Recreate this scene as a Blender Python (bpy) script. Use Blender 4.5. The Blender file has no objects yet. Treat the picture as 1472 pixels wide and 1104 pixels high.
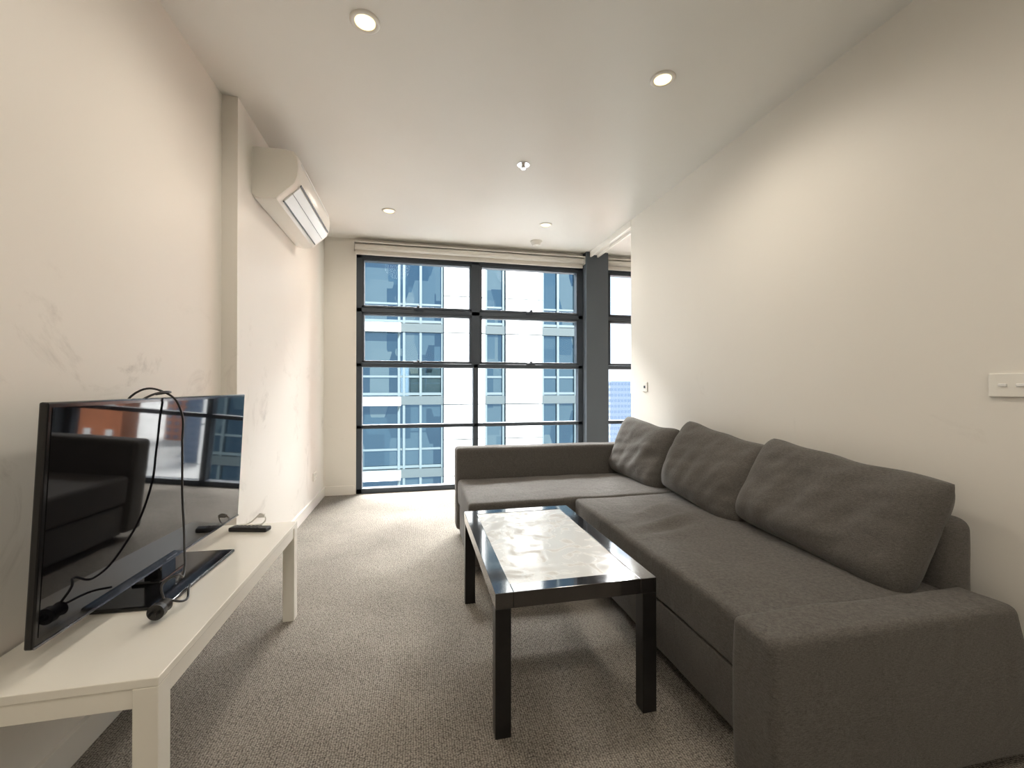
import bpy, bmesh, math
from mathutils import Vector, Matrix, noise, Euler
sc=bpy.context.scene
try:
    sc.view_settings.view_transform='Standard'; sc.view_settings.look='None'; sc.view_settings.exposure=0.22
except Exception as e: print(e)
H=2.594
# ------------------------------------------------------------ materials
def nodes(name):
    m=bpy.data.materials.new(name);m.use_nodes=True;nt=m.node_tree
    return m,nt,nt.nodes['Principled BSDF'],nt.nodes['Material Output']
def mat(name,col,rough=.5,metal=0,spec=.5,coat=0,noise_amt=0,noise_scale=5,bump=0,bump_scale=200,bump_dist=.002,emis=None,es=0):
    m,nt,b,o=nodes(name)
    b.inputs['Base Color'].default_value=(*col,1);b.inputs['Roughness'].default_value=rough
    b.inputs['Metallic'].default_value=metal;b.inputs['Specular IOR Level'].default_value=spec
    b.inputs['Coat Weight'].default_value=coat;b.inputs['Coat Roughness'].default_value=.05
    tc=nt.nodes.new('ShaderNodeTexCoord')
    if noise_amt:
        n=nt.nodes.new('ShaderNodeTexNoise');n.inputs['Scale'].default_value=noise_scale;n.inputs['Detail'].default_value=6
        r=nt.nodes.new('ShaderNodeValToRGB')
        lo=[max(0,c*(1-noise_amt)) for c in col];hi=[min(1,c*(1+noise_amt)) for c in col]
        r.color_ramp.elements[0].color=(*lo,1);r.color_ramp.elements[1].color=(*hi,1)
        r.color_ramp.elements[0].position=.3;r.color_ramp.elements[1].position=.7
        nt.links.new(tc.outputs['Object'],n.inputs['Vector']);nt.links.new(n.outputs['Fac'],r.inputs['Fac']);nt.links.new(r.outputs['Color'],b.inputs['Base Color'])
    if bump:
        n=nt.nodes.new('ShaderNodeTexNoise');n.inputs['Scale'].default_value=bump_scale;n.inputs['Detail'].default_value=3
        bp=nt.nodes.new('ShaderNodeBump');bp.inputs['Strength'].default_value=bump;bp.inputs['Distance'].default_value=bump_dist
        nt.links.new(tc.outputs['Object'],n.inputs['Vector']);nt.links.new(n.outputs['Fac'],bp.inputs['Height']);nt.links.new(bp.outputs['Normal'],b.inputs['Normal'])
    if emis:
        b.inputs['Emission Color'].default_value=(*emis,1);b.inputs['Emission Strength'].default_value=es
    return m
WC=(.76,.73,.67)
def scuffed(name,lo,hi,zt,rough):
    m=mat(name,WC,rough,spec=.3,bump=.10,bump_scale=25,bump_dist=.003)
    nt=m.node_tree;b=nt.nodes['Principled BSDF']
    tc=nt.nodes.new('ShaderNodeTexCoord')
    n=nt.nodes.new('ShaderNodeTexNoise');n.inputs['Scale'].default_value=2.2;n.inputs['Detail'].default_value=9;n.inputs['Roughness'].default_value=.7;n.inputs['Distortion'].default_value=1.5
    nt.links.new(tc.outputs['Object'],n.inputs['Vector'])
    r=nt.nodes.new('ShaderNodeValToRGB');cr=r.color_ramp
    cr.elements[0].position=lo;cr.elements[0].color=(*WC,1)
    cr.elements[1].position=hi;cr.elements[1].color=(.55,.525,.48,1)
    e=cr.elements.new(lo+(hi-lo)*.35);e.color=(.705,.675,.615,1)
    nt.links.new(n.outputs['Fac'],r.inputs['Fac'])
    s=nt.nodes.new('ShaderNodeSeparateXYZ');nt.links.new(tc.outputs['Object'],s.inputs[0])
    mr=nt.nodes.new('ShaderNodeMapRange');mr.inputs[1].default_value=zt;mr.inputs[2].default_value=zt+.25;mr.inputs[3].default_value=1;mr.inputs[4].default_value=0
    nt.links.new(s.outputs['Z'],mr.inputs[0])
    mx=nt.nodes.new('ShaderNodeMix');mx.data_type='RGBA';mx.inputs[6].default_value=(*WC,1)
    nt.links.new(mr.outputs[0],mx.inputs[0]);nt.links.new(r.outputs[0],mx.inputs[7]);nt.links.new(mx.outputs[2],b.inputs['Base Color'])
    return m
M_wall=scuffed('wall_paint',.62,.85,1.0,.5)
M_wallL=scuffed('wall_paint_scuffed',.55,.70,1.25,.45)
M_ceil=mat('ceiling_paint',(.80,.78,.73),.6,noise_amt=.02,noise_scale=1)
M_trim=mat('trim_white',(.80,.77,.71),.35)
M_frame=mat('window_frame_slate',(.036,.047,.061),.45)
M_white=mat('white_plastic',(.80,.78,.72),.3,noise_amt=.01)
M_acgrey=mat('ac_vane',(.78,.78,.76),.3,coat=.2)
M_bench=mat('white_lacquer',(.80,.77,.69),.22,coat=.3,noise_amt=.02)
M_black=mat('gloss_black',(.008,.008,.009),.12,spec=.5)
M_screen=mat('screen_glass',(.003,.003,.004),.03,spec=.5,coat=.2)
M_rubber=mat('black_rubber',(.01,.01,.01),.4)
M_table=mat('black_brown_wood',(.012,.010,.010),.10,spec=.9,coat=1,noise_amt=.3,noise_scale=30)
M_tleg=mat('black_brown_legs',(.010,.009,.009),.3,spec=.4,noise_amt=.3,noise_scale=30)
M_chrome=mat('metal_chrome',(.7,.7,.7),.2,metal=1)
M_dm=mat('dark_metal',(.2,.2,.22),.25,metal=1)
def carpet():
    m,nt,b,o=nodes('carpet_loop')
    tc=nt.nodes.new('ShaderNodeTexCoord')
    v=nt.nodes.new('ShaderNodeTexVoronoi');v.inputs['Scale'].default_value=1;v.inputs['Randomness'].default_value=.4
    mp=nt.nodes.new('ShaderNodeMapping');mp.inputs['Scale'].default_value=(130,200,160);nt.links.new(tc.outputs['Object'],mp.inputs['Vector']);nt.links.new(mp.outputs[0],v.inputs['Vector'])
    n=nt.nodes.new('ShaderNodeTexNoise');n.inputs['Scale'].default_value=220;n.inputs['Detail'].default_value=2
    n2=nt.nodes.new('ShaderNodeTexNoise');n2.inputs['Scale'].default_value=2.5;n2.inputs['Detail'].default_value=5
    for x in (n,n2): nt.links.new(tc.outputs['Object'],x.inputs['Vector'])
    def math_(op,a,bb):
        q=nt.nodes.new('ShaderNodeMath');q.operation=op
        for i,s in enumerate((a,bb)):
            if isinstance(s,(int,float)): q.inputs[i].default_value=s
            else: nt.links.new(s,q.inputs[i])
        return q.outputs[0]
    h=math_('ADD',math_('MULTIPLY',v.outputs['Distance'],-1.1),math_('MULTIPLY',n.outputs['Fac'],.9))
    h2=math_('ADD',math_('ADD',h,.30),math_('MULTIPLY',n2.outputs['Fac'],.3))
    r=nt.nodes.new('ShaderNodeValToRGB')
    r.color_ramp.elements[0].position=.06;r.color_ramp.elements[0].color=(.075,.066,.056,1)
    r.color_ramp.elements[1].position=.8;r.color_ramp.elements[1].color=(.43,.392,.34,1)
    nt.links.new(h2,r.inputs['Fac']);nt.links.new(r.outputs[0],b.inputs['Base Color'])
    b.inputs['Roughness'].default_value=.95;b.inputs['Specular IOR Level'].default_value=.1
    bp=nt.nodes.new('ShaderNodeBump');bp.inputs['Strength'].default_value=.7;bp.inputs['Distance'].default_value=.005
    nt.links.new(h,bp.inputs['Height']);nt.links.new(bp.outputs[0],b.inputs['Normal'])
    return m
M_carpet=carpet()
def fabric():
    m,nt,b,o=nodes('sofa_fabric')
    tc=nt.nodes.new('ShaderNodeTexCoord')
    n=nt.nodes.new('ShaderNodeTexNoise');n.inputs['Scale'].default_value=380;n.inputs['Detail'].default_value=2
    mp=nt.nodes.new('ShaderNodeMapping');mp.inputs['Scale'].default_value=(60,60,400)
    n3=nt.nodes.new('ShaderNodeTexNoise');n3.inputs['Scale'].default_value=1.5
    n2=nt.nodes.new('ShaderNodeTexNoise');n2.inputs['Scale'].default_value=8;n2.inputs['Detail'].default_value=4;n2.inputs['Distortion'].default_value=.8
    nt.links.new(tc.outputs['Object'],n.inputs['Vector']);nt.links.new(tc.outputs['Object'],n2.inputs['Vector'])
    nt.links.new(tc.outputs['Object'],mp.inputs['Vector']);nt.links.new(mp.outputs[0],n3.inputs['Vector'])
    r=nt.nodes.new('ShaderNodeValToRGB')
    r.color_ramp.elements[0].position=.3;r.color_ramp.elements[0].color=(.052,.0485,.044,1)
    r.color_ramp.elements[1].position=.7;r.color_ramp.elements[1].color=(.142,.131,.119,1)
    mx=nt.nodes.new('ShaderNodeMath');mx.operation='ADD'
    m2=nt.nodes.new('ShaderNodeMath');m2.operation='MULTIPLY';m2.inputs[1].default_value=.5
    m3=nt.nodes.new('ShaderNodeMath');m3.operation='MULTIPLY';m3.inputs[1].default_value=.5
    nt.links.new(n.outputs['Fac'],m2.inputs[0]);nt.links.new(n3.outputs['Fac'],m3.inputs[0])
    nt.links.new(m2.outputs[0],mx.inputs[0]);nt.links.new(m3.outputs[0],mx.inputs[1])
    nt.links.new(mx.outputs[0],r.inputs['Fac']);nt.links.new(r.outputs[0],b.inputs['Base Color'])
    b.inputs['Roughness'].default_value=.9;b.inputs['Specular IOR Level'].default_value=.2
    b.inputs['Sheen Weight'].default_value=.12
    bp=nt.nodes.new('ShaderNodeBump');bp.inputs['Strength'].default_value=.4;bp.inputs['Distance'].default_value=.0015
    bp2=nt.nodes.new('ShaderNodeBump');bp2.inputs['Strength'].default_value=.45;bp2.inputs['Distance'].default_value=.015
    nt.links.new(mx.outputs[0],bp.inputs['Height']);nt.links.new(n2.outputs['Fac'],bp2.inputs['Height'])
    nt.links.new(bp2.outputs[0],bp.inputs['Normal']);nt.links.new(bp.outputs[0],b.inputs['Normal'])
    return m
M_fab=fabric()
def pane():
    m,nt,b,o=nodes('window_glass');nt.nodes.remove(b)
    t=nt.nodes.new('ShaderNodeBsdfTransparent');t.inputs[0].default_value=(.985,.99,.99,1)
    g=nt.nodes.new('ShaderNodeBsdfGlossy');g.inputs['Roughness'].default_value=.01
    mx=nt.nodes.new('ShaderNodeMixShader');mx.inputs[0].default_value=.004
    nt.links.new(t.outputs[0],mx.inputs[1]);nt.links.new(g.outputs[0],mx.inputs[2]);nt.links.new(mx.outputs[0],o.inputs[0])
    return m
M_pane=pane()
def frosted():
    m,nt,b,o=nodes('smeared_glass')
    tc=nt.nodes.new('ShaderNodeTexCoord')
    n=nt.nodes.new('ShaderNodeTexNoise');n.inputs['Scale'].default_value=9;n.inputs['Detail'].default_value=8;n.inputs['Distortion'].default_value=1.6
    nt.links.new(tc.outputs['Object'],n.inputs['Vector'])
    r=nt.nodes.new('ShaderNodeValToRGB')
    r.color_ramp.elements[0].position=.54;r.color_ramp.elements[0].color=(.78,.81,.82,1)
    r.color_ramp.elements[1].position=.64;r.color_ramp.elements[1].color=(.55,.55,.53,1)
    r2=nt.nodes.new('ShaderNodeValToRGB')
    r2.color_ramp.elements[0].position=.42;r2.color_ramp.elements[0].color=(.07,.07,.07,1)
    r2.color_ramp.elements[1].position=.62;r2.color_ramp.elements[1].color=(.40,.40,.40,1)
    nt.links.new(n.outputs['Fac'],r.inputs['Fac']);nt.links.new(r.outputs[0],b.inputs['Base Color'])
    nt.links.new(n.outputs['Fac'],r2.inputs['Fac']);nt.links.new(r2.outputs[0],b.inputs['Roughness'])
    b.inputs['Specular IOR Level'].default_value=.6
    return m
M_glasstop=frosted()
# ------------------------------------------------------------ mesh helpers
def empty(name,loc=(0,0,0)):
    e=bpy.data.objects.new(name,None);e.location=loc;e.empty_display_size=.1
    bpy.context.collection.objects.link(e);return e
def finish(name,bm,mats,parent=None,smooth=False):
    me=bpy.data.meshes.new(name);bm.normal_update();bm.to_mesh(me);bm.free()
    for m in (mats if isinstance(mats,(list,tuple)) else [mats]): me.materials.append(m)
    o=bpy.data.objects.new(name,me);bpy.context.collection.objects.link(o)
    if smooth:
        for p in me.polygons:p.use_smooth=True
    if parent:
        o.parent=parent;o.matrix_parent_inverse=Matrix.Translation(parent.location).inverted()
    return o
def addbox(bm,lo,hi,bev=0,mi=0,seg=2):
    lo=Vector(lo);hi=Vector(hi);c=(lo+hi)/2;s=hi-lo
    r=bmesh.ops.create_cube(bm,size=1,matrix=Matrix.Translation(c)@Matrix.Diagonal((*s,1)))
    vs=r['verts'];fs=set(f for v in vs for f in v.link_faces)
    for f in fs:f.material_index=mi
    if bev:
        es=list(set(e for v in vs for e in v.link_edges))
        rr=bmesh.ops.bevel(bm,geom=es,offset=bev,segments=seg,affect='EDGES',profile=.5)
        for f in rr['faces']:f.material_index=mi
def box(name,lo,hi,m,parent=None,bev=0,seg=2,smooth=False):
    bm=bmesh.new();addbox(bm,lo,hi,bev,0,seg);o=finish(name,bm,m,parent,smooth)
    return o
def addcyl(bm,c,r,depth,axis='Z',seg=32,r2=None,mi=0):
    R={'Z':Matrix(),'X':Matrix.Rotation(math.pi/2,4,'Y'),'Y':Matrix.Rotation(math.pi/2,4,'X')}[axis]
    q=bmesh.ops.create_cone(bm,cap_ends=True,segments=seg,radius1=r,radius2=r if r2 is None else r2,depth=depth,matrix=Matrix.Translation(c)@R)
    for f in set(f for v in q['verts'] for f in v.link_faces):f.material_index=mi
def curve(name,pts,rad,m,parent=None):
    cu=bpy.data.curves.new(name,'CURVE');cu.dimensions='3D';cu.bevel_depth=rad;cu.bevel_resolution=3;cu.resolution_u=10
    s=cu.splines.new('BEZIER');s.bezier_points.add(len(pts)-1)
    for p,q in zip(s.bezier_points,pts):
        p.co=q;p.handle_left_type=p.handle_right_type='AUTO'
    cu.materials.append(m);o=bpy.data.objects.new(name,cu);bpy.context.collection.objects.link(o)
    if parent:o.parent=parent;o.matrix_parent_inverse=Matrix.Translation(parent.location).inverted()
    return o
def soft_box(name,lo,hi,m,parent,bev=.03,amp=.006,freq=5,crown=0,xf=None,seed=0):
    """upholstered rounded box with gentle crown and creases"""
    bm=bmesh.new();lo=Vector(lo);hi=Vector(hi);s=hi-lo
    q=bmesh.ops.create_cube(bm,size=1)
    for ax in range(3):
        L=s[ax]
        cuts=[bev*.12,bev*.35,bev*.65,bev,bev+.012]
        n=max(1,int((L-2*bev)/.03))
        pos=sorted(set([round(c,5) for c in cuts if c<L/2]+[round(L-c,5) for c in cuts if c<L/2]+[round(bev+.012+(L-2*bev-.024)*k/n,5) for k in range(1,n)]))
        for c in pos:
            co=Vector((0,0,0));co[ax]=-.5+c/L;no=Vector((0,0,0));no[ax]=1
            bmesh.ops.bisect_plane(bm,geom=bm.verts[:]+bm.edges[:]+bm.faces[:],plane_co=co,plane_no=no)
    c=(lo+hi)/2
    for v in bm.verts:
        p=Vector((v.co[i]*s[i] for i in range(3)))
        inner=Vector([max(-(s[i]/2-bev),min(s[i]/2-bev,p[i])) for i in range(3)])
        d=p-inner
        if d.length>1e-6:
            nn=d.normalized();p=inner+nn*bev
        else: nn=Vector((0,0,0))
        u=2*v.co.x;w=2*v.co.y
        if v.co.z>.49: p.z+=crown*(1-u**4)*(1-w**4)
        P=p+c+Vector((seed,0,0))
        dn=noise.noise(P*freq)*amp+noise.noise(P*freq*2.7)*amp*.4
        p+=nn*dn
        v.co=p+c
        if xf: v.co=xf(v.co)
    return finish(name,bm,m,parent,True)
def pillow(name,W,Hh,T,M,m,parent,seed=0):
    bm=bmesh.new();N=60;K=40
    def side(sg):
        g=[]
        for i in range(N+1):
            row=[]
            for j in range(K+1):
                u=-1+2*i/N;v=-1+2*j/K
                ru=u*(1-.05*abs(v)**6);rv=v*(1-.06*abs(u)**6)
                y=W/2*ru*(1-.02*(1-v*v));z=Hh/2*rv*(1-.05*(1-u*u))
                t=T/2*(max(0,(1-abs(u)**5)*(1-abs(v)**4)))**.5
                t*=1-.14*v
                P=Vector((y,z,seed))
                cr=noise.noise(P*5)*.020+noise.noise(Vector((y*13+z*8+seed,z*5-y*3,seed)))*.010+noise.noise(Vector((y*4,z*20+y*5,seed+3)))*.008
                edge=(1-abs(u)**6)*(1-abs(v)**6)
                x=sg*(t+cr*edge)
                z-=(.006+.02*noise.noise(Vector((y*4,0,seed))))*(v>0)*v*(1-u*u)
                row.append(bm.verts.new(M@Vector((x,y,z))))
            g.append(row)
        for i in range(N):
            for j in range(K):
                f=[g[i][j],g[i+1][j],g[i+1][j+1],g[i][j+1]]
                bm.faces.new(f if sg>0 else f[::-1])
    side(1);side(-1)
    bmesh.ops.remove_doubles(bm,verts=bm.verts,dist=1e-5)
    return finish(name,bm,m,parent,True)
# ------------------------------------------------------------ room shell
box('floor',(-1.2,-3.2,-.2),(4.8,4.78,0),M_carpet)
box('ceiling',(-1.2,-3.2,H),(4.8,4.78,H+.25),M_ceil)
box('wall_left',(-1.2,-3.1,0),(-.983,2.482,H),M_wallL)
box('wall_left_pier',(-1.2,2.482,0),(-.910,4.78,H),M_wallL)
box('wall_front',(-.91,4.608,0),(-.604,4.78,H),M_wall)
box('wall_right',(1.884,-3.1,0),(1.984,3.564,H),M_wall)
box('wall_back',(-1.2,-3.2,0),(4.8,-3.1,H),M_wall)
box('wall_bedroom_right',(4.6,-3.1,0),(4.8,4.78,H),M_wall)
box('wall_bedroom_back',(1.984,.7,0),(4.6,.8,H),M_wall)
box('wall_front_lintel',(-.604,4.608,2.50),(4.6,4.78,H),M_wall)
box('wall_front_column',(1.84,4.50,0),(2.10,4.78,H),mat('column_slate',(.07,.083,.097),.6))
box('baseboard_left',(-.983,-3.1,0),(-.968,2.482,.09),M_trim)
box('baseboard_left_pier',(-.910,2.467,0),(-.896,4.608,.09),M_trim)
box('baseboard_left_return',(-.983,2.467,0),(-.910,2.482,.09),M_trim)
box('baseboard_front',(-.896,4.594,0),(-.62,4.608,.09),M_trim)
box('baseboard_right',(1.869,-3.1,0),(1.884,3.564,.09),M_trim)
bm=bmesh.new()
addbox(bm,(1.880,3.56,2.535),(1.90,4.60,H),.002);addbox(bm,(1.965,3.56,2.535),(1.984,4.60,H),.002);addbox(bm,(1.90,3.56,2.56),(1.965,4.60,H))
finish('trim_sliding_door_track',bm,M_trim)
# ------------------------------------------------------------ windows
def window(name,x0,x1,mulls):
    e=empty(name,(x0,4.66,0));Y0,Y1=4.61,4.70
    bm=bmesh.new()
    zt=2.44
    addbox(bm,(x0,Y0,0),(x0+.055,Y1,zt+.06),.003);addbox(bm,(x1-.055,Y0,0),(x1,Y1,zt+.06),.003)
    addbox(bm,(x0,Y0,0),(x1,Y1,.05),.003);addbox(bm,(x0,Y0,2.40),(x1,Y1,2.50),.003)
    for x in mulls:
        addbox(bm,(x-.045,Y0,1.33),(x+.045,Y1,2.5),.003);addbox(bm,(x-.027,Y0,0),(x+.027,Y1,1.33),.003)
    addbox(bm,(x0,Y0,.658),(x1,Y1,.697),.003)
    addbox(bm,(x0,Y0,1.29),(x1,Y1,1.33),.003);addbox(bm,(x0,Y0,1.85),(x1,Y1,1.895),.003)
    xs=[x0+.055]+[v for x in mulls for v in (x-.045,x+.045)]+[x1-.055]
    for i in range(0,len(xs),2):
        a,b=xs[i],xs[i+1]
        for z0,z1 in ((1.33,1.85),(1.895,2.40)):
            w=.022
            addbox(bm,(a,Y0-.006,z0+.004),(a+w,Y1-.02,z1-.004),.003);addbox(bm,(b-w,Y0-.006,z0+.004),(b,Y1-.02,z1-.004),.003)
            addbox(bm,(a,Y0-.006,z0+.004),(b,Y1-.02,z0+.004+w),.003);addbox(bm,(a,Y0-.006,z1-.004-w),(b,Y1-.02,z1-.004),.003)
            c=(a+b)/2
            addbox(bm,(c-.05,Y0-.03,z0-.006),(c+.05,Y0-.004,z0+.018),.004);addbox(bm,(c-.012,Y0-.05,z0+.012),(c+.012,Y0-.02,z0+.035),.004)
    finish('frame',bm,M_frame,e)
    box('pane',(x0+.02,4.655,.02),(x1-.02,4.66,2.42),M_pane,e)
    return e
window('window_1',-.604,1.84,[.616])
window('window_2',2.10,4.6,[3.35])
M_blind=mat('blind_fabric',(.76,.73,.67),.7)
def blind(name,x0,x1):
    e=empty(name,(x0,4.56,2.5))
    bm=bmesh.new();addcyl(bm,((x0+x1)/2,4.555,2.498),.03,x1-x0-.02,'X',24);finish('roller',bm,M_blind,e,True)
    bm=bmesh.new();addbox(bm,(x0+.01,4.575,2.435),(x1-.01,4.578,2.5));addbox(bm,(x0+.01,4.567,2.425),(x1-.01,4.587,2.448),.004)
    addbox(bm,(x0,4.52,2.46),(x0+.006,4.60,2.54));addbox(bm,(x1-.006,4.52,2.46),(x1,4.60,2.54))
    addbox(bm,(x0,4.52,2.535),(x1,4.606,2.545))
    finish('cassette',bm,M_blind,e)
    return e
b1=blind('roller_blind',-.62,1.835);blind('roller_blind.001',2.105,4.55)
curve('chain',[(-.60,4.56,2.48),(-.603,4.555,1.6),(-.60,4.555,.9)],.0025,M_white,b1)
# ------------------------------------------------------------ air conditioner
ac=empty('air_conditioner',(-.91,2.68,2.3))
y0,y1=2.68,3.585
prof=[(0,2.174),(0,2.449),(.02,2.455),(.17,2.455),(.215,2.445),(.238,2.415),(.245,2.36),(.240,2.30),(.222,2.255),(.150,2.185),(.125,2.160),(.06,2.150),(.01,2.160)]
bm=bmesh.new()
def loop(y,ins):
    cx=.11;cz=2.30
    return [bm.verts.new((-.91+ (x if x<.001 else max(0,cx+(x-cx)*(1-ins))),y,cz+(z-cz)*(1-ins))) for x,z in prof]
ls=[loop(y0,.05),loop(y0+.012,0),loop(y1-.012,0),loop(y1,.05)]
for a,b in zip(ls,ls[1:]):
    n=len(a)
    for i in range(n): bm.faces.new((a[i],a[(i+1)%n],b[(i+1)%n],b[i]))
bm.faces.new(ls[0][::-1]);bm.faces.new(ls[-1])
bmesh.ops.recalc_face_normals(bm,faces=bm.faces)
o=finish('casing',bm,M_white,ac,True)
o.modifiers.new('e','EDGE_SPLIT').split_angle=math.radians(32)
def slat(name,x0,z0,x1,z1,th,m,ya=y0+.06,yb=y1-.06):
    bm=bmesh.new();d=Vector((x1-x0,z1-z0)).normalized();nx,nz=-d.y*th/2,d.x*th/2
    q=[(x0+nx,z0+nz),(x1+nx,z1+nz),(x1-nx,z1-nz),(x0-nx,z0-nz)]
    A=[bm.verts.new((-.91+x,ya,z)) for x,z in q];B=[bm.verts.new((-.91+x,yb,z)) for x,z in q]
    for i in range(4): bm.faces.new((A[i],A[(i+1)%4],B[(i+1)%4],B[i]))
    bm.faces.new(A[::-1]);bm.faces.new(B);bmesh.ops.recalc_face_normals(bm,faces=bm.faces)
    finish(name,bm,m,ac)
slat('outlet_vane',.232,2.262,.150,2.178,.010,M_acgrey)
slat('outlet_gap_top',.243,2.276,.237,2.268,.004,M_rubber)
slat('outlet_gap_side',.150,2.176,.144,2.171,.006,M_rubber)
slat('outlet_gap_mid',.1955,2.2215,.194,2.220,.012,M_rubber)
slat('front_panel_line',.2435,2.40,.2425,2.395,.006,M_acgrey)
bm=bmesh.new()
addbox(bm,(-.91,y0+.005,2.19),(-.895,y1-.005,2.44));finish('mount_plate',bm,M_white,ac)
# ------------------------------------------------------------ ceiling fittings
M_lamp=mat('downlight_lens',(1,.85,.55),.4,emis=(1,.78,.38),es=1.9)
def downlight(i,x,y,p):
    e=empty('downlight' if i==0 else 'downlight.%03d'%i,(x,y,H))
    bm=bmesh.new()
    rings=[(.060,H),(.060,H-.004),(.054,H-.008),(.044,H-.007),(.038,H+.0)]
    rs=[]
    for r,z in rings:
        rs.append([bm.verts.new((x+r*math.cos(t*math.pi/20),y+r*math.sin(t*math.pi/20),z)) for t in range(40)])
    for a,b in zip(rs,rs[1:]):
        for k in range(40): bm.faces.new((a[k],a[(k+1)%40],b[(k+1)%40],b[k]))
    bmesh.ops.recalc_face_normals(bm,faces=bm.faces)
    finish('bezel',bm,M_trim,e,True)
    bm=bmesh.new();addcyl(bm,(x,y,H-.0025),.041,.003);finish('lens',bm,M_lamp,e)
    l=bpy.data.lights.new('bulb','SPOT');l.energy=p;l.spot_size=math.radians(176);l.spot_blend=.75;l.color=(1,.905,.78);l.shadow_soft_size=.16
    lo=bpy.data.objects.new('bulb',l);bpy.context.collection.objects.link(lo);lo.location=(0,0,-.02);lo.parent=e
DL=[(-.211,1.855),(1.17,1.89),(-.236,3.816),(1.165,3.837),(-.2,-.1),(1.17,-.1),(-.2,-1.9),(1.17,-1.9)]
for i,(x,y) in enumerate(DL): downlight(i,x,y,36 if i<2 else (30 if i<4 else 42))
downlight(8,3.2,2.6,70)
e=empty('fire_sprinkler',(.70,2.822,H));bm=bmesh.new()
addcyl(bm,(.70,2.822,H-.003),.042,.006,'Z',32);addcyl(bm,(.70,2.822,H-.012),.010,.02,'Z',16);addcyl(bm,(.70,2.822,H-.03),.018,.003,'Z',16)
addbox(bm,(.688,2.820,H-.03),(.691,2.824,H-.01));addbox(bm,(.709,2.820,H-.03),(.712,2.824,H-.01));finish('sprinkler_head',bm,[M_chrome],e)
e=empty('smoke_detector',(1.203,4.30,H));bm=bmesh.new()
addcyl(bm,(1.203,4.30,H-.008),.062,.016,'Z',40);addcyl(bm,(1.203,4.30,H-.030),.040,.030,'Z',40,.054);addcyl(bm,(1.203,4.30,H-.047),.018,.006,'Z',24)
finish('detector_body',bm,M_white,e)
# ------------------------------------------------------------ switches / outlet
def plate(name,x,yc,zc,w,h,sgn,rock,rm=None):
    e=empty(name,(x,yc,zc));bm=bmesh.new()
    addbox(bm,(min(x,x+sgn*.009),yc-w/2,zc-h/2),(max(x,x+sgn*.009),yc+w/2,zc+h/2),.003)
    finish('plate',bm,M_white,e);bm=bmesh.new()
    for (dy,dz,rw,rh) in rock:
        addbox(bm,(min(x+sgn*.008,x+sgn*.013),yc+dy-rw/2,zc+dz-rh/2),(max(x+sgn*.008,x+sgn*.013),yc+dy+rw/2,zc+dz+rh/2),.002)
    finish('rockers',bm,rm or M_acgrey,e)
plate('light_switch',1.884,1.012,1.096,.118,.078,-1,[(.022,0,.022,.010),(-.022,0,.022,.010)])
plate('wall_switch',1.884,3.312,1.087,.075,.078,-1,[(0,.0,.022,.022)],M_dm)  # small switch plate with a dark centre dot
plate('power_outlet',-.910,4.208,.276,.115,.075,1,[(-.03,.015,.012,.02),(.03,.015,.012,.02),(-.03,-.015,.008,.012),(.03,-.015,.008,.012)])
# ------------------------------------------------------------ tv bench
tb=empty('tv_bench',(-.76,1.66,0))
bx0,bx1,by0,by1=-.966,-.557,1.10,2.23
bm=bmesh.new()
addbox(bm,(bx0,by0,.430),(bx1,by1,.45),.002);finish('top',bm,M_bench,tb)
bm=bmesh.new()
for a,b in (((bx0+.01,by0+.004,.385),(bx1-.01,by0+.022,.430)),((bx0+.01,by1-.022,.385),(bx1-.01,by1-.004,.430)),((bx1-.022,by0+.01,.385),(bx1-.004,by1-.01,.430)),((bx0+.004,by0+.01,.385),(bx0+.022,by1-.01,.430))):
    addbox(bm,a,b,.001)
finish('apron',bm,M_bench,tb)
for k,(x,y) in enumerate(((bx0,by0),(bx1-.05,by0),(bx0,by1-.05),(bx1-.05,by1-.05))):
    box('leg_%d'%(k+1),(x,y,0),(x+.05,y+.05,.430),M_bench,tb,.002)
# ------------------------------------------------------------ tv
A=Vector((-.822,1.150));B=Vector((-.784,2.157));L=(B-A).length;ang=math.atan2(-(B.x-A.x),(B.y-A.y))
cx,cy=(A+B)/2
TM0=Matrix.Translation((cx,cy,0))@Matrix.Rotation(ang,4,'Z')
TM=TM0@Matrix.Translation((0,0,.51))@Matrix.Rotation(math.radians(2.8),4,'Y')@Matrix.Translation((0,0,-.51))
tv=empty('television',(cx,cy,.45))
z0,z1=.512,1.057;hl=L/2
bm=bmesh.new()
addbox(bm,(-.018,-hl,z0),(0,hl,z1),.004);addbox(bm,(-.045,-hl+.06,z0+.01),(-.015,hl-.06,z1-.06),.012);addbox(bm,(-.07,-hl*.6,z0+.03),(-.04,hl*.6,z1-.2),.012)
bmesh.ops.transform(bm,matrix=TM,verts=bm.verts);finish('housing',bm,M_black,tv)
bm=bmesh.new();addbox(bm,(-.002,-hl+.012,z0+.022),(.0012,hl-.012,z1-.012),0);bmesh.ops.transform(bm,matrix=TM,verts=bm.verts);finish('screen',bm,M_screen,tv)
bm=bmesh.new();addbox(bm,(-.001,-hl+.002,z0+.001),(.0025,hl-.002,z0+.006));addbox(bm,(-.001,-.03,z0+.009),(.003,.03,z0+.015))
bmesh.ops.transform(bm,matrix=TM,verts=bm.verts);finish('lower_trim',bm,M_dm,tv)
bm=bmesh.new()
addbox(bm,(-.09,-.22,.450),(.105,.22,.462),.005,0,3);addbox(bm,(-.055,-.045,.46),(-.005,.045,.56),.008)
addbox(bm,(-.075,-.07,.458),(.01,.07,.472),.005)
bmesh.ops.transform(bm,matrix=TM0,verts=bm.verts);finish('stand',bm,M_black,tv)
pc=empty('power_cord',(-.80,1.55,1.06))
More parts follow.
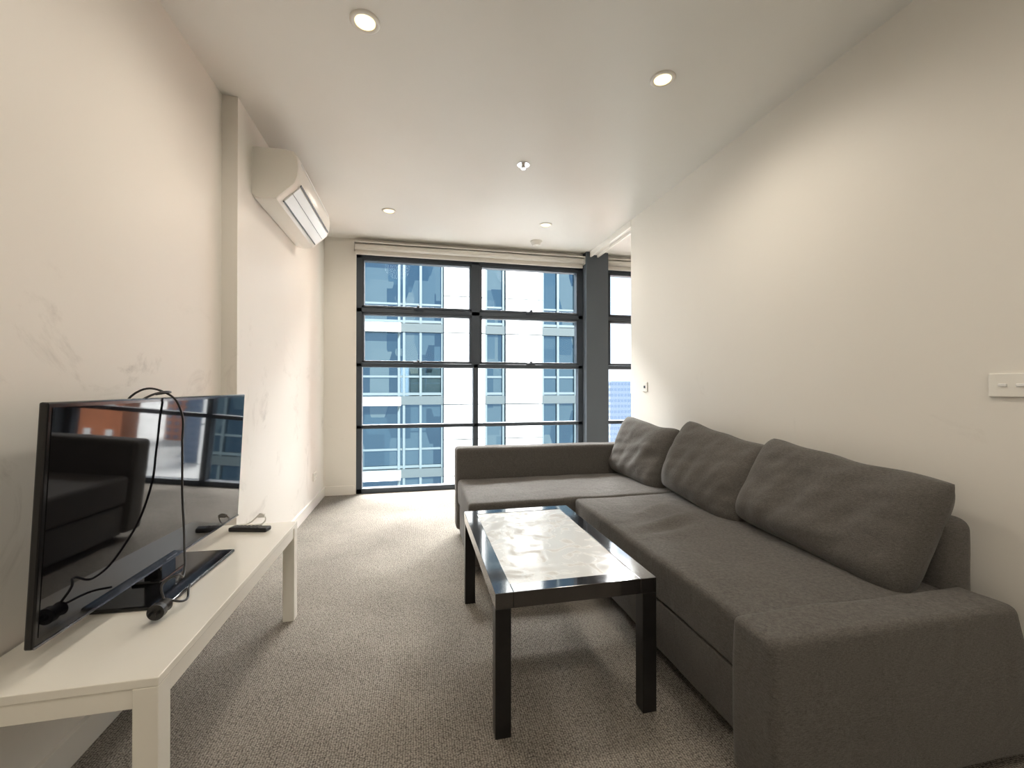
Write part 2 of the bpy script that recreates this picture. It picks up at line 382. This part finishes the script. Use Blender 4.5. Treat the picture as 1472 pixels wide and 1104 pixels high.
curve('cord',[(-.885,1.50,.62),(-.885,1.53,.95),(-.835,1.55,1.08),(-.775,1.575,1.068),(-.752,1.60,1.02),(-.748,1.605,.90),(-.745,1.60,.75),(-.72,1.56,.60),(-.69,1.49,.52),(-.68,1.43,.545),(-.70,1.40,.535),(-.690,1.385,.50)],.0032,M_rubber,pc)
curve('cord_loop',[(-.80,1.48,1.05),(-.775,1.51,1.070),(-.775,1.59,1.073),(-.83,1.62,1.066)],.0032,M_rubber,pc)
curve('cord_tail',[(-.69,1.385,.50),(-.66,1.43,.47),(-.68,1.50,.475),(-.70,1.55,.466)],.0032,M_rubber,pc)
bm=bmesh.new()
addcyl(bm,(-.688,1.375,.482),.019,.028,'Y',24,.013);addcyl(bm,(-.688,1.352,.482),.021,.018,'Y',24)
for dx in (-.008,.008): addbox(bm,(-.688+dx-.001,1.326,.478),(-.688+dx+.001,1.345,.487))
finish('plug',bm,M_rubber,pc)
rm=empty('remote_control',(-.74,2.12,.455));bm=bmesh.new()
RM=Matrix.Translation((-.725,2.125,.4505))@Matrix.Rotation(math.radians(-14),4,'Z')
addbox(bm,(-.085,-.022,0),(.085,.022,.018),.005,0,3)
for i in range(7):
    for j in range(3): addbox(bm,(-.07+i*.018,-.014+j*.011,.017),(-.060+i*.018,-.007+j*.011,.0205),.001,1)
bmesh.ops.transform(bm,matrix=RM,verts=bm.verts);finish('remote_body',bm,[M_rubber,mat('remote_buttons',(.12,.12,.12),.5)],rm)
wc=empty('white_cable',(-.78,2.2,.46))
curve('cable',[(-.80,2.20,.456),(-.75,2.195,.465),(-.72,2.20,.49),(-.70,2.19,.505),(-.685,2.20,.48),(-.70,2.205,.456),(-.74,2.20,.454)],.003,M_white,wc)
box('connector',(-.715,2.185,.488),(-.685,2.205,.502),M_white,wc,.002)
# ------------------------------------------------------------ coffee table
ct=empty('coffee_table',(.512,1.765,0))
tx0,tx1,ty0,ty1=.237,.787,1.315,2.215;zt=.45
bm=bmesh.new();w=.058
addbox(bm,(tx0,ty0,zt-.05),(tx0+w,ty1,zt),.0015);addbox(bm,(tx1-w,ty0,zt-.05),(tx1,ty1,zt),.0015)
addbox(bm,(tx0+w,ty0,zt-.05),(tx1-w,ty0+w,zt),.0015);addbox(bm,(tx0+w,ty1-w,zt-.05),(tx1-w,ty1,zt),.0015)
finish('top_frame',bm,M_table,ct)
box('glass_insert',(tx0+w,ty0+w,zt-.012),(tx1-w,ty1-w,zt-.002),M_glasstop,ct)
box('insert_panel',(tx0+w,ty0+w,zt-.045),(tx1-w,ty1-w,zt-.013),M_tleg,ct)
for k,(x,y) in enumerate(((tx0,ty0),(tx1-.05,ty0),(tx0,ty1-.05),(tx1-.05,ty1-.05))):
    box('leg_%d'%(k+1),(x,y,0),(x+.05,y+.05,zt-.05),M_tleg,ct,.0015)
# ------------------------------------------------------------ sofa
sf=empty('corner_sofa',(1.3,2.1,0))
SX=.925;BX=1.78
def seat_sag(v):
    v=v.copy()
    if v.z>.38:
        v.z-=.012*math.exp(-((v.x-1.15)**2/.04+(v.y-1.75)**2/.12))
        v.z+=.020*math.exp(-((v.y-1.93-.35*(v.x-1.2))/.03)**2)*math.exp(-((v.x-1.2)/.16)**2)
        v.z-=.014*math.exp(-((v.y-1.86-.25*(v.x-1.2))/.03)**2)*math.exp(-((v.x-1.18)/.18)**2)
        v.z+=.014*math.exp(-((v.y-2.1-.6*(v.x-1.2))/.03)**2)*math.exp(-((v.x-1.25)/.15)**2)
    return v
soft_box('seat',(SX,1.055,.245),(1.72,2.455,.42),M_fab,sf,.022,amp=.006,freq=4,crown=.008,xf=seat_sag)
soft_box('chaise_seat',(.29,2.46,.245),(1.72,3.12,.42),M_fab,sf,.022,amp=.006,freq=4,crown=.008,seed=4)
soft_box('seat_base',(SX+.008,1.055,.05),(1.72,2.455,.243),M_fab,sf,.012,amp=.003)
soft_box('chaise_base',(.298,2.468,.05),(1.72,3.12,.243),M_fab,sf,.012,amp=.003)
def arm_slant(v):
    v=v.copy()
    k=max(0,(v.x-1.5)/.28);v.x-=k*.09*max(0,(v.z-.1)/.36)
    if v.y<.97: v.y-=.02*(1-(v.z/.46))
    return v
soft_box('near_armrest',(.86,.905,.04),(1.79,1.055,.455),M_fab,sf,.022,amp=.006,freq=4,xf=arm_slant)
soft_box('far_armrest',(.275,3.12,.05),(1.79,3.27,.645),M_fab,sf,.03,amp=.006,freq=3)
soft_box('backrest',(1.695,1.06,.10),(1.80,3.13,.655),M_fab,sf,.04,amp=.006,freq=3)
def cush(name,yc,W,Hh,T,zc,lean,roll,yaw,xc,seed):
    M=Matrix.Translation((xc,yc,zc))@Matrix.Rotation(math.radians(yaw),4,'Z')@Matrix.Rotation(math.radians(roll),4,'X')@Matrix.Rotation(math.radians(lean),4,'Y')
    pillow(name,W,Hh,T,M,M_fab,sf,seed)
cush('back_cushion_1',1.46,.78,.45,.22,.61,25,5,0,1.64,1.3)
cush('back_cushion_2',2.15,.72,.47,.22,.62,20,7,0,1.635,5.1)
cush('back_cushion_3',2.85,.63,.46,.20,.62,16,5,6,1.60,9.7)
for k,(x,y) in enumerate(((.95,.97),(1.70,.97),(.40,3.15),(1.70,3.18),(.40,2.55))):
    box('foot_%d'%(k+1),(x-.03,y-.03,0),(x+.03,y+.03,.055),M_rubber,sf,.003)
# ------------------------------------------------------------ city outside
S=1.2;FY=18.6
M_panel=mat('white_cladding',(.88,.88,.86),.5,noise_amt=.03,noise_scale=.5)
M_slab=mat('grey_slab',(.062,.088,.096),.6)
M_mull=mat('facade_mullion',(.11,.155,.17),.5)
def fglass():
    m,nt,b,o=nodes('facade_glass')
    tc=nt.nodes.new('ShaderNodeTexCoord');mp=nt.nodes.new('ShaderNodeMapping');mp.inputs['Scale'].default_value=(1.1,1,.33)
    nt.links.new(tc.outputs['Object'],mp.inputs['Vector'])
    v=nt.nodes.new('ShaderNodeTexVoronoi');v.distance='CHEBYCHEV';v.inputs['Scale'].default_value=1.0;v.inputs['Randomness'].default_value=.5
    nt.links.new(mp.outputs[0],v.inputs['Vector'])
    r=nt.nodes.new('ShaderNodeValToRGB');cr=r.color_ramp
    cr.elements[0].color=(.005,.010,.012,1);cr.elements[1].color=(.06,.082,.078,1);cr.elements.new(.5).color=(.018,.035,.042,1)
    s=nt.nodes.new('ShaderNodeSeparateColor');nt.links.new(v.outputs['Color'],s.inputs[0]);nt.links.new(s.outputs[0],r.inputs['Fac'])
    nt.links.new(r.outputs[0],b.inputs['Base Color']);b.inputs['Roughness'].default_value=.04
    b.inputs['IOR'].default_value=2.3;b.inputs['Specular Tint'].default_value=(.40,.68,1,1)
    return m
M_fg=fglass()
def fz(z): return 1.092+(z-1.092)*S
city=empty('office_building',(3*S,FY,-20))
ZT,ZB=9.2,-22
def zone(kind,xa,xb,name,mulls=()):
    xa*=S;xb*=S
    bm=bmesh.new()
    zs=[]
    z=3.0-2.55*9
    while z<8.5: zs.append(z);z+=2.55
    if kind=='white':
        for z in zs:
            addbox(bm,(xa,FY-.12,fz(z+.02)),(xb,FY+.3,fz(z+1.28)),0,0);addbox(bm,(xa,FY-.12,fz(z+1.32)),(xb,FY+.3,fz(z+2.53)),0,0)
        addbox(bm,(xa,FY+.0,fz(ZB)),(xb,FY+.4,fz(zs[-1]+2.55)),0,1)
        finish(name,bm,[M_panel,M_slab],city)
    else:
        addbox(bm,(xa,FY+.15,fz(ZB)),(xb,FY+.4,fz(zs[-1]+2.55)),0,0)
        for z in zs:
            addbox(bm,(xa,FY,fz(z)),(xb,FY+.3,fz(z+.30)),0,1)
            addbox(bm,(xa,FY+.10,fz(z+.95)),(xb,FY+.2,fz(z+1.02)),0,2)
            addbox(bm,(xa,FY+.06,fz(z+.33)),(xb,FY+.1,fz(z+.42)),0,2)
        for x in mulls: addbox(bm,(x*S-.05,FY+.04,fz(ZB)),(x*S+.05,FY+.2,fz(zs[-1]+2.55)),0,2)
        finish(name,bm,[M_fg,M_slab,M_mull],city)
    return zs
zs=zone('glass',-9,.93,'curtain_wall_left',[-8,-7,-6,-5,-4,-3.2,-2.4,-1.9,-.62,-.45,.12,.88])
zone('white',.93,2.40,'cladding_1');zone('glass',2.40,3.17,'curtain_wall_mid',[2.45,3.1])
zone('white',3.17,4.53,'cladding_2');zone('glass',4.53,6.3,'curtain_wall_right',[4.6,5.2,5.9]);zone('white',6.3,6.5,'cladding_3')
bm=bmesh.new()
for z in zs: addbox(bm,(-1.85*S,FY-.35,fz(z-.02)),(-.55*S,FY,fz(z+.27)),0)
finish('balcony_edges',bm,M_panel,city)
box('core',(-9*S,FY+.4,fz(ZB)),(6.5*S,FY+14,fz(8)),M_slab,city)
M_brick=mat('orange_brick',(.48,.17,.08),.8,noise_amt=.15,noise_scale=1)
def tower(name,lo,hi,mw,mg,nx,nz,dw=.6,dh=.55,left=True):
    e=empty(name,(lo[0],lo[1],lo[2]));bm=bmesh.new();addbox(bm,lo,hi)
    W=(hi[0]-lo[0])/nx;Z=(hi[2]-lo[2])/nz;D=max(1,int(round((hi[1]-lo[1])/W)));WD=(hi[1]-lo[1])/D
    for i in range(nx):
        for k in range(nz):
            a=lo[0]+W*(i+.5);z=lo[2]+Z*(k+.5);addbox(bm,(a-W*dw/2,lo[1]-.05,z-Z*dh/2),(a+W*dw/2,lo[1]+.1,z+Z*dh/2),0,1)
    if left:
        for i in range(D):
            for k in range(nz):
                a=lo[1]+WD*(i+.5);z=lo[2]+Z*(k+.5);addbox(bm,(lo[0]-.05,a-WD*dw/2,z-Z*dh/2),(lo[0]+.1,a+WD*dw/2,z+Z*dh/2),0,1)
    finish('block',bm,[mw,mg],e)
M_tg=mat('tower_glass',(.06,.09,.14),.2)
tower('brick_building',(11.6,20,-22),(34,21,7),M_brick,M_panel,28,24,.3,.3,False)
tower('distant_tower',(52,110,-22),(58,118,2.5),mat('tower_blue',(.06,.09,.14),.5),M_tg,6,16,.7,.5)
tower('distant_tower.001',(59.5,120,-22),(64,128,-1),M_slab,M_tg,5,14)
tower('distant_tower.002',(50,140,-22),(80,150,-6),mat('terracotta',(.25,.10,.06),.8),M_tg,14,8)
box('ground_outside',(-150,5.5,-22.2),(250,400,-22),mat('asphalt',(.35,.35,.34),.9,noise_amt=.2,noise_scale=.1))
# ------------------------------------------------------------ world + sun
w=bpy.data.worlds.new('sky');sc.world=w;w.use_nodes=True;nt=w.node_tree;bg=nt.nodes['Background']
tc=nt.nodes.new('ShaderNodeTexCoord');sx=nt.nodes.new('ShaderNodeSeparateXYZ');r=nt.nodes.new('ShaderNodeValToRGB')
nt.links.new(tc.outputs['Generated'],sx.inputs[0]);nt.links.new(sx.outputs['Z'],r.inputs['Fac']);nt.links.new(r.outputs[0],bg.inputs[0])
cr=r.color_ramp;cr.elements[0].position=0;cr.elements[0].color=(.84,.92,1,1);cr.elements[1].position=.6;cr.elements[1].color=(.30,.52,.88,1)
cr.elements.new(.25).color=(.60,.79,1,1)
bg.inputs[1].default_value=1.6
s=bpy.data.lights.new('sun','SUN');s.energy=13.0;s.angle=math.radians(1);s.color=(1,.97,.92)
so=bpy.data.objects.new('sun',s);bpy.context.collection.objects.link(so)
so.rotation_euler=Vector((-.35,1,-.75)).to_track_quat('-Z','Y').to_euler()
s=bpy.data.lights.new('sky_glow','SUN');s.energy=60;s.angle=math.radians(60);s.color=(1,.985,.965)
so=bpy.data.objects.new('sky_glow',s);bpy.context.collection.objects.link(so)
so.rotation_euler=Vector((.05,-1,-.80)).to_track_quat('-Z','Y').to_euler()
# ------------------------------------------------------------ camera
cd=bpy.data.cameras.new('camera');cam=bpy.data.objects.new('camera',cd);bpy.context.collection.objects.link(cam)
cd.sensor_fit='HORIZONTAL';cd.sensor_width=36;cd.lens=619.454/1472*36;cd.clip_start=.02;cd.clip_end=1000
cam.location=(0,0,1.092);cam.rotation_euler=(math.radians(90.313),0,math.radians(-12.416))
sc.camera=cam
